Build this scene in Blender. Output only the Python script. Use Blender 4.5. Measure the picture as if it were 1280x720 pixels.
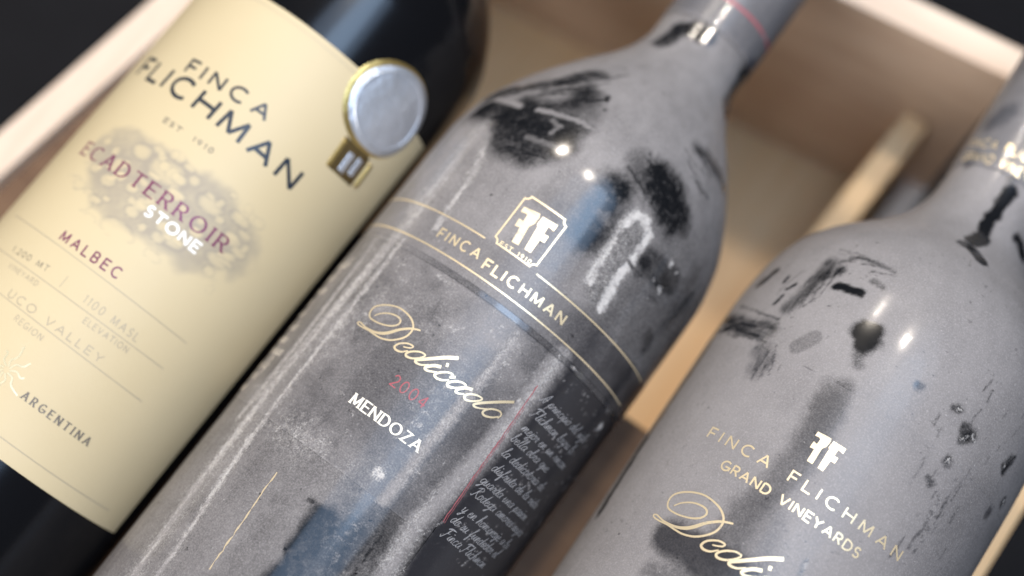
import bpy, bmesh, math
import numpy as np
from math import sin, cos, radians, degrees, atan2, pi, hypot
from mathutils import Matrix, Vector
from mathutils.geometry import tessellate_polygon

for o in list(bpy.data.objects):
    bpy.data.objects.remove(o)
scene = bpy.context.scene
S = 0.001                                   # the numbers below are millimetres

# ------------------------------------------------------------------ camera
FPX = 1780.0                                # focal length in pixels of the 1280 px wide photograph
AL, BE, PH, DIST = radians(12), radians(10), radians(53.5), 365.0
_u = np.array([cos(PH), sin(PH), 0]); _p = np.array([sin(PH), -cos(PH), 0]); _b = np.array([0, 0, 1.0])
_w = sin(AL) * _u + cos(AL) * _b
MC = np.array([cos(BE) * _p + sin(BE) * _w, cos(AL) * _u - sin(AL) * _b, -sin(BE) * _p + cos(BE) * _w]).T
CAM = np.array([0, 0, 40.0]) - MC.T @ np.array([7 / FPX * DIST, -5 / FPX * DIST, -DIST])
cd = bpy.data.cameras.new('camera'); cam = bpy.data.objects.new('camera', cd)
scene.collection.objects.link(cam); scene.camera = cam
cd.sensor_width = 36.0; cd.lens = FPX / 1280 * 36.0
cd.clip_start = 0.01; cd.clip_end = 50.0
m4 = Matrix([list(r) for r in MC.T]).to_4x4(); m4.translation = Vector(CAM * S)
cam.matrix_world = m4
cd.dof.use_dof = True
cd.dof.focus_distance = 0.315
cd.dof.aperture_fstop = 4.4
scene.render.resolution_x = 1024; scene.render.resolution_y = 576

# ------------------------------------------------------------------ light
world = bpy.data.worlds.new('World'); scene.world = world; world.use_nodes = True
bg = world.node_tree.nodes['Background']
bg.inputs[0].default_value = (0.80, 0.72, 0.66, 1); bg.inputs[1].default_value = 0.07

def area(name, loc, target, sx, sy, power, col, shape='RECTANGLE'):
    l = bpy.data.lights.new(name, 'AREA'); l.shape = shape; l.size = sx; l.size_y = sy
    l.energy = power; l.color = col
    o = bpy.data.objects.new(name, l); scene.collection.objects.link(o)
    o.location = loc
    o.rotation_euler = (Vector(target) - Vector(loc)).to_track_quat('-Z', 'Y').to_euler()
    return o
area('ceiling_panel', (0.19, 0.16, 1.06), (0.19, 0.16, 0.0), 0.78, 1.10, 5.4, (0.48, 0.68, 1.0), 'ELLIPSE')
area('ceiling_panel', (0.22, 0.22, 1.03), (0.22, 0.22, 0.0), 0.34, 0.58, 2.5, (0.52, 0.72, 1.0), 'ELLIPSE')
area('soft_window', (-0.25, -0.95, 1.05), (0, 0.08, -0.02), 1.0, 0.6, 17.0, (1.0, 0.93, 0.88))  # added fill from behind the camera, brightens the end board's face
for cx, cy, pw in ((-0.05, 0.50, 1.15), (-0.56, 0.68, 1.45)):          # clusters of small warm ceiling spots
    for dx, dy in ((0, 0), (0.040, -0.030), (0.012, 0.044), (0.058, 0.026)):
        area('warm_spot', (cx + dx, cy + dy, 0.99), (0, 0, 0.0), 0.011, 0.011, pw, (1.0, 0.89, 0.76), 'DISK')

vs = scene.view_settings
vs.view_transform = 'Standard'; vs.look = 'None'; vs.exposure = 0.14; vs.gamma = 1.0

# ------------------------------------------------------------------ helpers
def ray(px, py):
    return MC.T @ np.array([(px - 640) / FPX, -(py - 360) / FPX, -1.0])

def pchip(xs, ys):
    xs = np.array(xs, float); ys = np.array(ys, float)
    h = np.diff(xs); d = np.diff(ys) / h
    m = np.zeros_like(ys)
    for i in range(1, len(xs) - 1):
        if d[i - 1] * d[i] > 0:
            w1, w2 = 2 * h[i] + h[i - 1], h[i] + 2 * h[i - 1]
            m[i] = (w1 + w2) / (w1 / d[i - 1] + w2 / d[i])
    m[0] = d[0]; m[-1] = d[-1]
    def f(x):
        x = np.clip(np.asarray(x, float), xs[0], xs[-1])
        i = np.clip(np.searchsorted(xs, x, side='right') - 1, 0, len(xs) - 2)
        q = (x - xs[i]) / h[i]
        return ((2*q**3 - 3*q**2 + 1) * ys[i] + (q**3 - 2*q**2 + q) * h[i] * m[i]
                + (-2*q**3 + 3*q**2) * ys[i + 1] + (q**3 - q**2) * h[i] * m[i + 1])
    return f

class Bottle:
    """a bottle lying on the crate floor: axis along +y (t, mm), theta = 0 at its top, growing towards +x"""
    def __init__(s, x0, yaw, R, prof, t0, pxmm):
        s.x0, s.yaw, s.R, s.t0, s.pxmm = x0, radians(yaw), R, t0, pxmm
        s.prof = pchip([p[0] for p in prof], [p[1] for p in prof])
        s.pts = prof
    def local(s, P):
        P = np.asarray(P, float) - np.array([s.x0, 0, s.R])
        c, n = cos(s.yaw), sin(s.yaw)
        return np.stack([c * P[..., 0] + n * P[..., 1], -n * P[..., 0] + c * P[..., 1], P[..., 2]], -1)
    def hit(s, px, py):
        o = s.local(CAM); d = s.local(CAM + ray(px, py)) - o; d = d / np.linalg.norm(d)
        def g(l):
            q = o[None] + l[:, None] * d[None]
            return np.hypot(q[:, 0], q[:, 2]) - s.prof(q[:, 1])
        L = np.linspace(230, 520, 2901); G = g(L)
        k = np.where(G < 0)[0]
        if len(k):
            lo, hi = L[k[0] - 1], L[k[0]]
            for _ in range(30):
                mi = (lo + hi) / 2
                if g(np.array([mi]))[0] < 0: hi = mi
                else: lo = mi
            l = hi
        else:
            l = L[np.argmin(G)]
        q = o + l * d
        rr = hypot(q[0], q[2]); r = float(s.prof(q[1]))
        return np.array([q[0] / rr * r, q[1], q[2] / rr * r])
    def st(s, px, py):
        q = s.hit(px, py)
        return np.array([atan2(q[0], q[2]) * s.R, q[1]])
    def surf(s, a, off=0.0):
        a = np.atleast_2d(np.asarray(a, float)); th = a[:, 0] / s.R
        r = s.prof(a[:, 1]) + off
        return np.stack([r * np.sin(th), a[:, 1], r * np.cos(th)], -1)
    def out(s, P):                                           # local mm -> coordinates of the bottle's empty
        P = np.asarray(P, float)
        return (P + np.array([0, -s.t0, s.R])) * S

def mesh_obj(name, verts, faces, mat, parent=None, smooth=True, attrs=None, mats=None):
    me = bpy.data.meshes.new(name)
    verts = np.asarray(verts, np.float32)
    if isinstance(faces, np.ndarray) and faces.ndim == 2 and faces.shape[1] == 4:
        n = len(faces)
        me.vertices.add(len(verts)); me.vertices.foreach_set('co', verts.ravel())
        me.loops.add(n * 4); me.loops.foreach_set('vertex_index', faces.astype(np.int32).ravel())
        me.polygons.add(n); me.polygons.foreach_set('loop_start', np.arange(0, n * 4, 4, dtype=np.int32))
        me.update(calc_edges=True)
    else:
        me.from_pydata([tuple(map(float, v)) for v in verts], [], [tuple(map(int, f)) for f in faces]); me.update()
    me.validate()
    if smooth: me.polygons.foreach_set('use_smooth', np.ones(len(me.polygons), bool))
    for k, v in (attrs or {}).items():
        at = me.attributes.new(k, 'FLOAT', 'POINT'); at.data.foreach_set('value', np.asarray(v, np.float32))
    me.materials.append(mat)
    o = bpy.data.objects.new(name, me); scene.collection.objects.link(o)
    if parent: o.parent = parent
    return o

def grid_faces(nr, nc, wrap=False):
    r = np.arange(nr - 1)[:, None]; c = np.arange(nc if wrap else nc - 1)[None, :]
    c2 = (c + 1) % nc
    return np.stack([r * nc + c, (r + 1) * nc + c, (r + 1) * nc + c2, r * nc + c2], -1).reshape(-1, 4)

# value noise
def _h(ix, iy, iz, seed):
    n = (ix.astype(np.int64) * 374761393 + iy.astype(np.int64) * 668265263 + iz.astype(np.int64) * 1440662683 + seed * 974711) & 0xffffffff
    n = ((n ^ (n >> 13)) * 1274126177) & 0xffffffff
    return ((n ^ (n >> 16)) & 0xffff) / 65535.0
def vnoise(P, scale, seed=0):
    q = P / scale; i = np.floor(q).astype(np.int64); f = q - i; f = f * f * (3 - 2 * f)
    out = 0
    for a in (0, 1):
        for b in (0, 1):
            for c in (0, 1):
                w = (f[:, 0] if a else 1 - f[:, 0]) * (f[:, 1] if b else 1 - f[:, 1]) * (f[:, 2] if c else 1 - f[:, 2])
                out = out + w * _h(i[:, 0] + a, i[:, 1] + b, i[:, 2] + c, seed)
    return out
def fbm(P, scale, octv=3, seed=0):
    o = 0; a = 1; t = 0
    for k in range(octv):
        o = o + a * vnoise(P, scale / 2**k, seed + 17 * k); t += a; a *= 0.55
    return o / t
def sstep(a, b, x):
    q = np.clip((x - a) / (b - a), 0, 1); return q * q * (3 - 2 * q)

def polydist(P, pts):
    best = np.full(len(P), 1e9)
    pts = [np.asarray(p, float) for p in pts]
    if len(pts) == 1: return np.linalg.norm(P - pts[0], axis=1)
    for a, b in zip(pts[:-1], pts[1:]):
        ab = b - a; L = max(ab @ ab, 1e-9)
        q = np.clip(((P - a) @ ab) / L, 0, 1)
        best = np.minimum(best, np.linalg.norm(P - a - q[:, None] * ab, axis=1))
    return best

class Painter:
    """marks in the dust, laid on the bottle's own surface (distances in mm along the glass)"""
    def __init__(s, b, P, seed):
        s.b, s.P = b, P
        s.W = P + 1.3 * (np.stack([fbm(P, 3.0, 3, seed + k) for k in (1, 2, 3)], -1) - 0.5) * 2
        s.W2 = P + 0.5 * (np.stack([fbm(P, 1.2, 2, seed + k) for k in (4, 5, 6)], -1) - 0.5) * 2
        s.n1 = fbm(P, 1.1, 3, seed + 40); s.n2 = fbm(P, 6.0, 3, seed + 41); s.n3 = fbm(P, 0.8, 2, seed + 42)
        # brushed noise: stretched along the axis
        s.ax = fbm(P * np.array([1, 0.06, 1]), 0.9, 2, seed + 43)
        s.ci = fbm(P * np.array([0.12, 1, 0.12]), 0.8, 2, seed + 44)
    def m(s, pts, rad, soft=None, warp=1):
        soft = rad * 0.5 if soft is None else soft
        k = 1 / s.b.pxmm
        q = [s.b.hit(*p) for p in pts]
        d = polydist(s.W if warp == 1 else s.W2 if warp == 2 else s.P, q)
        return 1 - sstep((rad - soft) * k, (rad + soft) * k, d)

def drag_lines(seed, cx, cy, sx, sy, dx, dy, n, ln, wid):
    """thin strokes of a dragged cloth or finger round (cx, cy), all along (dx, dy)"""
    r = np.random.RandomState(seed); L = hypot(dx, dy); dx, dy = dx / L, dy / L
    out = []
    for _ in range(n):
        x, y = cx + r.normal() * sx, cy + r.normal() * sy; l = ln * r.uniform(.4, 1.2); j = r.normal() * 0.08
        ux, uy = dx - dy * j, dy + dx * j
        out.append(([(x - ux * l / 2, y - uy * l / 2), (x, y), (x + ux * l / 2, y + uy * l / 2)], wid * r.uniform(.6, 1.5), r.uniform(.35, .9)))
    return out

# ------------------------------------------------------------------ materials
def newmat(name):
    m = bpy.data.materials.new(name); m.use_nodes = True
    nt = m.node_tree; b = nt.nodes['Principled BSDF']
    return m, nt, b
def N(nt, typ, **kw):
    n = nt.nodes.new(typ)
    for k, v in kw.items(): setattr(n, k, v)
    return n
def noise(nt, scale, detail=2, rough=0.5, vec=None):
    n = N(nt, 'ShaderNodeTexNoise'); n.inputs['Scale'].default_value = scale
    n.inputs['Detail'].default_value = detail; n.inputs['Roughness'].default_value = rough
    if vec is not None: nt.links.new(vec, n.inputs['Vector'])
    return n.outputs['Fac']
def math_(nt, op, a, b=None, c=None, clamp=False):
    n = N(nt, 'ShaderNodeMath', operation=op); n.use_clamp = clamp
    for i, v in enumerate((a, b, c)):
        if v is None: continue
        if isinstance(v, (int, float)): n.inputs[i].default_value = v
        else: nt.links.new(v, n.inputs[i])
    return n.outputs[0]
def mixc(nt, f, a, b):
    n = N(nt, 'ShaderNodeMix', data_type='RGBA')
    for i, v in ((0, f), (6, a), (7, b)):
        if isinstance(v, (int, float)): n.inputs[i].default_value = v
        elif isinstance(v, tuple): n.inputs[i].default_value = (*v, 1)
        else: nt.links.new(v, n.inputs[i])
    return n.outputs[2]

DUST = (0.288, 0.271, 0.267); CRUST = (0.60, 0.575, 0.55)
def dusty(name, base, rough, spec=0.5, dust=DUST):
    """a surface under cellar dust: the attributes dust / crust say how much lies where; fine grain breaks up every edge"""
    m, nt, b = newmat(name)
    tc = N(nt, 'ShaderNodeTexCoord').outputs['Object']
    ad = N(nt, 'ShaderNodeAttribute', attribute_name='dust').outputs['Fac']
    ac = N(nt, 'ShaderNodeAttribute', attribute_name='crust').outputs['Fac']
    n1 = noise(nt, 2500, 2, 0.6, tc); n2 = noise(nt, 800, 3, 0.65, tc); n3 = noise(nt, 60, 4, 0.65, tc); n4 = noise(nt, 1150, 1, 0.5, tc)
    g = math_(nt, 'ADD', math_(nt, 'MULTIPLY', math_(nt, 'SUBTRACT', n1, 0.5), 2.0), math_(nt, 'MULTIPLY', math_(nt, 'SUBTRACT', n2, 0.5), 0.9))
    env = math_(nt, 'MULTIPLY_ADD', math_(nt, 'MULTIPLY', ad, math_(nt, 'SUBTRACT', 1.0, ad)), 1.15, 0.05)
    f = math_(nt, 'MULTIPLY_ADD', g, env, ad, clamp=True)
    n5 = noise(nt, 620, 2, 0.5, tc)                    # pin holes in the coat
    f = math_(nt, 'SUBTRACT', f, math_(nt, 'MULTIPLY', math_(nt, 'SUBTRACT', n5, 0.70), 5.0, clamp=True), clamp=True)
    # pale specks where the dust is thin
    sp = math_(nt, 'MULTIPLY', math_(nt, 'SUBTRACT', n4, 0.71), 9.0, clamp=True)
    sp = math_(nt, 'MULTIPLY', sp, math_(nt, 'MULTIPLY', math_(nt, 'MULTIPLY', ad, math_(nt, 'SUBTRACT', 1.0, ad)), 2.6, clamp=True))
    cg = math_(nt, 'ADD', math_(nt, 'MULTIPLY', math_(nt, 'SUBTRACT', n1, 0.5), 1.8), math_(nt, 'MULTIPLY', math_(nt, 'SUBTRACT', n2, 0.5), 1.8))
    cf = math_(nt, 'MULTIPLY_ADD', math_(nt, 'MULTIPLY', cg, math_(nt, 'MULTIPLY', ac, 4.0, clamp=True)), 0.9, ac, clamp=True)
    cf = math_(nt, 'MAXIMUM', cf, sp)
    dc = mixc(nt, n3, tuple(c * 0.84 for c in dust), tuple(min(1, c * 1.16) for c in dust))
    dc = mixc(nt, math_(nt, 'MULTIPLY', math_(nt, 'SUBTRACT', n2, 0.38), 0.5, clamp=True), dc, tuple(c * 0.74 for c in dust))
    dc = mixc(nt, math_(nt, 'MULTIPLY', math_(nt, 'SUBTRACT', n1, 0.5), 1.0, clamp=True), dc, tuple(c * 1.7 for c in dust))
    dc = mixc(nt, cf, dc, CRUST)
    tot = math_(nt, 'MAXIMUM', f, cf)
    b.inputs['Base Color'].default_value = (*base, 1)
    b.inputs['Roughness'].default_value = rough; b.inputs['Specular IOR Level'].default_value = spec
    b.inputs['Coat Weight'].default_value = 0.28; b.inputs['Coat Roughness'].default_value = 0.025
    d = N(nt, 'ShaderNodeBsdfPrincipled'); nt.links.new(dc, d.inputs['Base Color'])
    d.inputs['Roughness'].default_value = 0.55; d.inputs['Specular IOR Level'].default_value = 0.25
    bump = N(nt, 'ShaderNodeBump'); bump.inputs['Strength'].default_value = 0.4; bump.inputs['Distance'].default_value = 0.0002
    hgt = math_(nt, 'ADD', math_(nt, 'MULTIPLY', cf, 1.6), math_(nt, 'MULTIPLY', math_(nt, 'ADD', n1, n2), math_(nt, 'MULTIPLY', f, 0.4)))
    nt.links.new(hgt, bump.inputs['Height']); nt.links.new(bump.outputs[0], d.inputs['Normal'])
    mx = N(nt, 'ShaderNodeMixShader')
    nt.links.new(math_(nt, 'MULTIPLY', tot, 0.94), mx.inputs[0]); nt.links.new(b.outputs[0], mx.inputs[1]); nt.links.new(d.outputs[0], mx.inputs[2])
    nt.links.new(mx.outputs[0], nt.nodes['Material Output'].inputs[0])
    return m
M = {}
M['dust_glass'] = dusty('dusty black glass', (0.005, 0.006, 0.008), 0.16)
M['dust_label'] = dusty('dusty dark paper label', (0.022, 0.022, 0.026), 0.30)
M['film'] = dusty('dusty clear film over dark paper', (0.02, 0.021, 0.026), 0.13, 1.0)
M['dust_capsule'] = dusty('dusty dark capsule', (0.035, 0.04, 0.052), 0.32)

m, nt, b = newmat('clean black glass'); M['glass'] = m
b.inputs['Base Color'].default_value = (0.004, 0.0045, 0.006, 1); b.inputs['Roughness'].default_value = 0.17; b.inputs['Specular IOR Level'].default_value = 0.4; b.inputs['Coat Weight'].default_value = 0.1; b.inputs['Coat Roughness'].default_value = 0.03
def ink(name, col, metal=0.0, rough=0.5, worn=0.0, wcol=DUST):
    m, nt, b = newmat(name)
    tc = N(nt, 'ShaderNodeTexCoord').outputs['Object']
    n1 = noise(nt, 1500, 3, 0.65, tc); n2 = noise(nt, 160, 3, 0.6, tc)
    f = math_(nt, 'MULTIPLY_ADD', math_(nt, 'SUBTRACT', math_(nt, 'MULTIPLY_ADD', n2, 0.8, math_(nt, 'MULTIPLY', n1, 0.9)), 0.98), 3.0, worn, clamp=True)
    nt.links.new(mixc(nt, f, col, wcol), b.inputs['Base Color'])
    nt.links.new(math_(nt, 'MULTIPLY', math_(nt, 'SUBTRACT', 1.0, f), metal), b.inputs['Metallic'])
    b.inputs['Roughness'].default_value = rough
    M[name] = m; return m
ink('gold print', (0.90, 0.74, 0.48), 0.55, 0.36, 0.12)
ink('worn gold print', (0.90, 0.74, 0.48), 0.55, 0.36, 0.22)
ink('cream print', (0.90, 0.85, 0.72), 0.0, 0.5, 0.0)
ink('red print', (0.36, 0.085, 0.10), 0.0, 0.5, 0.38)
ink('faint grey print', (0.32, 0.315, 0.32), 0.0, 0.6, 0.25, (0.10, 0.10, 0.10))
ink('faint cream print', (0.62, 0.57, 0.50), 0.0, 0.6, 0.3)
ink('black print', (0.018, 0.026, 0.04), 0.0, 0.4, 0.0, (0.3, 0.27, 0.2))
ink('grey print', (0.16, 0.14, 0.115), 0.0, 0.5, 0.1, (0.62, 0.54, 0.38))
ink('pale grey print', (0.42, 0.36, 0.26), 0.0, 0.5, 0.1, (0.5, 0.41, 0.26))
ink('plum print', (0.19, 0.035, 0.10), 0.1, 0.4, 0.0, (0.5, 0.35, 0.3))
ink('white print', (0.93, 0.91, 0.86), 0.0, 0.35, 0.0, (0.9, 0.85, 0.75))
ink('gilt print', (0.92, 0.85, 0.58), 0.5, 0.3, 0.0, (0.9, 0.8, 0.55))

# cream paper label, with a grey wash of printed stones held in the attribute wash
m, nt, b = newmat('cream paper label'); M['paper'] = m
tc = N(nt, 'ShaderNodeTexCoord').outputs['Object']
aw = N(nt, 'ShaderNodeAttribute', attribute_name='wash').outputs['Fac']
n1 = noise(nt, 900, 3, 0.6, tc); n2 = noise(nt, 35, 3, 0.5, tc)
pc = mixc(nt, n2, (0.555, 0.455, 0.275), (0.61, 0.515, 0.33))
pc = mixc(nt, math_(nt, 'MULTIPLY', n1, 0.12), pc, (0.6, 0.5, 0.3))
nt.links.new(mixc(nt, aw, pc, (0.30, 0.265, 0.215)), b.inputs['Base Color'])
b.inputs['Roughness'].default_value = 0.55
bp = N(nt, 'ShaderNodeBump'); bp.inputs['Strength'].default_value = 0.15; bp.inputs['Distance'].default_value = 0.0002
nt.links.new(n1, bp.inputs['Height']); nt.links.new(bp.outputs[0], b.inputs['Normal'])

def metal(name, col, rough, bump=0.0, scale=300):
    m, nt, b = newmat(name)
    tc = N(nt, 'ShaderNodeTexCoord').outputs['Object']
    n = noise(nt, scale, 3, 0.6, tc)
    nt.links.new(mixc(nt, n, tuple(c * 0.8 for c in col), col), b.inputs['Base Color'])
    b.inputs['Metallic'].default_value = 0.85; b.inputs['Roughness'].default_value = rough
    if bump:
        bp = N(nt, 'ShaderNodeBump'); bp.inputs['Strength'].default_value = bump; bp.inputs['Distance'].default_value = 0.0006
        nt.links.new(n, bp.inputs['Height']); nt.links.new(bp.outputs[0], b.inputs['Normal'])
    M[name] = m
metal('silver foil', (0.80, 0.85, 0.93), 0.46, 0.9, 200)
metal('gold foil', (0.60, 0.44, 0.16), 0.33, 0.3, 500)
metal('bronze foil', (0.22, 0.16, 0.07), 0.4, 0.3, 500)

def wood(name, a, c, axis):
    m, nt, b = newmat(name)
    tc = N(nt, 'ShaderNodeTexCoord').outputs['Object']
    mp = N(nt, 'ShaderNodeMapping'); nt.links.new(tc, mp.inputs['Vector'])
    sc = [1, 1, 1]; sc[axis] = 0.06; mp.inputs['Scale'].default_value = sc
    n1 = noise(nt, 160, 4, 0.6, mp.outputs[0]); n2 = noise(nt, 1500, 2, 0.6, mp.outputs[0]); n3 = noise(nt, 14, 2, 0.5, tc)
    f = math_(nt, 'MULTIPLY_ADD', math_(nt, 'SUBTRACT', math_(nt, 'MULTIPLY_ADD', n1, 0.75, math_(nt, 'MULTIPLY', n2, 0.25)), 0.5), 2.2, 0.5, clamp=True)
    col = mixc(nt, f, a, c)
    col = mixc(nt, math_(nt, 'MULTIPLY', n3, 0.4), col, tuple(0.8 * v for v in a))
    nt.links.new(col, b.inputs['Base Color']); b.inputs['Roughness'].default_value = 0.6
    bp = N(nt, 'ShaderNodeBump'); bp.inputs['Strength'].default_value = 0.25; bp.inputs['Distance'].default_value = 0.0003
    nt.links.new(f, bp.inputs['Height']); nt.links.new(bp.outputs[0], b.inputs['Normal'])
    M[name] = m
wood('pine along', (0.64, 0.48, 0.36), (0.86, 0.73, 0.60), 1)
wood('pine across', (0.64, 0.47, 0.35), (0.86, 0.72, 0.58), 0)
wood('stained pine', (0.10, 0.05, 0.025), (0.20, 0.115, 0.06), 0)  # dark tone stands in for shade in the gap between bottles
wood('pale amber pine', (0.70, 0.46, 0.23), (0.88, 0.66, 0.40), 1)  # orange glow of the gap is put into the divider's colour
wood('amber pine', (0.66, 0.41, 0.19), (0.82, 0.60, 0.35), 1)  # warm light on floor and small crate put into the wood colour
m, nt, b = newmat('dark table'); M['table'] = m
tc = N(nt, 'ShaderNodeTexCoord').outputs['Object']
nt.links.new(mixc(nt, noise(nt, 40, 4, 0.6, tc), (0.006, 0.006, 0.007), (0.011, 0.011, 0.013)), b.inputs['Base Color'])
b.inputs['Roughness'].default_value = 0.85; b.inputs['Specular IOR Level'].default_value = 0.15

# ------------------------------------------------------------------ setting
def box_mesh(bm, x0, x1, y0, y1, z0, z1):
    v = [bm.verts.new((x * S, y * S, z * S)) for x in (x0, x1) for y in (y0, y1) for z in (z0, z1)]
    for f in ((0, 1, 3, 2), (4, 6, 7, 5), (0, 4, 5, 1), (2, 3, 7, 6), (0, 2, 6, 4), (1, 5, 7, 3)):
        bm.faces.new([v[i] for i in f])
def bm_obj(name, bm, mat, parent=None, bev=0.0):
    bmesh.ops.recalc_face_normals(bm, faces=bm.faces)
    if bev: bmesh.ops.bevel(bm, geom=list(bm.edges), offset=bev * S, segments=2, affect='EDGES', profile=0.5)
    me = bpy.data.meshes.new(name); bm.to_mesh(me); bm.free(); me.materials.append(mat)
    o = bpy.data.objects.new(name, me); scene.collection.objects.link(o)
    if parent: o.parent = parent
    return o
bm = bmesh.new(); box_mesh(bm, -900, 900, -900, 900, -150, -130.2)
t = bm_obj('table', bm, M['table'], None, 2); t['kind'] = 'structure'

# two open crates: the bottles lie across their rims, necks over the far end board of the larger one
RIM, FLOOR = -0.6, -121.0
def crate_root(label, x, y):
    e = bpy.data.objects.new('wooden_crate', None); scene.collection.objects.link(e)
    e.location = (x * S, y * S, (FLOOR - 9) * S); e['label'] = label; e['category'] = 'crate'; e['group'] = 'pine crates under the bottles'
    return e
def prism(name, ring, dvec, mat, root, bev=0.5):
    """ring: 3D points (mm, world); dvec: extrusion"""
    bm = bmesh.new(); d = np.array(dvec, float); o = np.array(root.location) / S
    a = [bm.verts.new(((np.array(p) - o) * S)) for p in ring]
    c = [bm.verts.new(((np.array(p) + d - o) * S)) for p in ring]
    bm.faces.new(a); bm.faces.new(c[::-1]); n = len(a)
    for i in range(n): bm.faces.new((a[i], c[i], c[(i + 1) % n], a[(i + 1) % n]))
    return bm_obj(name, bm, mat, root, bev)
def board(name, p0, p1, thick, z0, z1, mat, root, bev=0.6):
    """upright board from p0 to p1 (plan, mm), thick to its left"""
    p0 = np.array(p0, float); p1 = np.array(p1, float); d = (p1 - p0) / np.linalg.norm(p1 - p0); n = np.array([-d[1], d[0]]) * thick
    return prism(name, [(*p0, z0), (*p1, z0), (*p1, z1), (*p0, z1)], (*n, 0), mat, root, bev)
c1 = crate_root('large pale pine crate with a half height divider under the bottle necks', -40, 0)
E0 = np.array([19.2, 140.2]); E1 = np.array([75.2, 146.6]); ed = (E1 - E0) / np.linalg.norm(E1 - E0)
L0 = np.array([-151.9, -51.4]); L1 = np.array([-143.5, 1.6]); ld = (L1 - L0) / np.linalg.norm(L1 - L0)
ex = lambda x: E0 + ed * ((x - E0[0]) / ed[0])
lx = lambda y: L0 + ld * ((y - L0[1]) / ld[1])
prism('floor_board', [(*lx(-160), FLOOR - 9), (72, -160, FLOOR - 9), (*ex(72), FLOOR - 9), (*lx(125), FLOOR - 9)], (0, 0, 9), M['amber pine'], c1)
board('end_board', ex(-136), ex(75.2), 10.6, FLOOR - 9, RIM, M['pine across'], c1)
board('side_board', lx(-160), lx(121.5), 11.2, FLOOR - 9, RIM, M['pine along'], c1)
board('side_board', (75.0, -160), (75.0, ex(75)[1] - 0.4), 8.6, FLOOR + 0.3, -96, M['pine along'], c1)
board('foot_board', (-182, -170), (75, -170), 9.6, FLOOR - 9, RIM, M['pine across'], c1)
prism('rest_board', [(-164, -158, -9), (66, -158, -9), (66, -3, -9), (-142, -3, -9)], (0, 0, 8.4), M['stained pine'], c1)  # bottle support, its colour carries the shade of the gaps above
prism('batten', [(*(lx(-150) + (0.3, 0)), -24), (-134, -150, -24), (-117.4, 90, -24), (*(lx(90) + (0.3, 0)), -24)], (0, 0, 14), M['pine along'], c1)
board('divider', (46.0, -2), (54.0, ex(56)[1] - 0.4), -8.6, FLOOR + 0.3, -48, M['pale amber pine'], c1)
c2 = crate_root('small narrow pine crate under the dusty bottle that has no gold band', 110, -60)
prism('floor_board', [(86, -150, FLOOR - 9), (134.6, -150, FLOOR - 9), (134.6, 30, FLOOR - 9), (86, 30, FLOOR - 9)], (0, 0, 9), M['amber pine'], c2)
board('side_board', (143.4, -150), (141.4, 62), 8.0, FLOOR - 9, RIM, M['amber pine'], c2)
board('side_board', (85.5, -150), (85.5, 30), 8.0, FLOOR - 9, RIM, M['amber pine'], c2)
board('end_board', (86, 30.4), (133.2, 30.4), 8.0, FLOOR - 9, RIM, M['amber pine'], c2)
board('foot_board', (78, -159), (142, -159), 8.6, FLOOR - 9, RIM, M['amber pine'], c2)
# ------------------------------------------------------------------ bottles
B1 = Bottle(-80.0, -0.97, 37.4, [(-170, 28), (-169, 33.5), (-165, 36.4), (-158, 37.4), (20, 37.4), (36, 37.2), (45, 35.6), (52, 32.4), (59, 27.9), (66, 21.7), (73, 16.6), (80, 14.4), (90, 13.8), (128, 13.6), (129, 14.6), (136, 14.6), (137, 13.2)], -170, 4.75)
B2 = Bottle(0.4, -0.75, 40.0, [(-150, 31), (-149, 36), (-145, 39), (-138, 40), (10, 40), (22, 39.8), (33, 38.0), (42, 34.4), (50, 30.0), (58, 24.8), (66, 19.0), (72, 15.8), (79, 14.0), (90, 13.9), (138, 13.9), (139, 15), (146, 15), (147, 13.6)], -150, 4.95)
B3 = Bottle(88.6, 1.13, 41.25, [(-150, 32), (-149, 37), (-145, 40), (-138, 41.25), (16, 41.25), (28, 41.0), (40, 39.9), (50, 37.2), (57, 33.0), (63, 27.5), (69, 21.6), (76, 16.6), (84, 14.4), (94, 13.8), (140, 13.8), (141, 14.8), (148, 14.8), (149, 13.5)], -150, 5.3)
def bottle_root(b, label):
    e = bpy.data.objects.new('wine_bottle', None); scene.collection.objects.link(e)
    c, n = cos(b.yaw), sin(b.yaw)
    e.location = ((b.x0 - n * b.t0) * S, c * b.t0 * S, 0); e.rotation_euler = (0, 0, b.yaw)
    e['label'] = label; e['category'] = 'bottle'; e['group'] = 'wine bottles lying in the crate'
    return e
def axis_samples(lo, hi, f0, f1, fine, coarse):
    a = list(np.arange(lo, f0, coarse)) + list(np.arange(f0, f1, fine)) + list(np.arange(f1, hi, coarse)) + [hi]
    return np.array(a)
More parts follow.
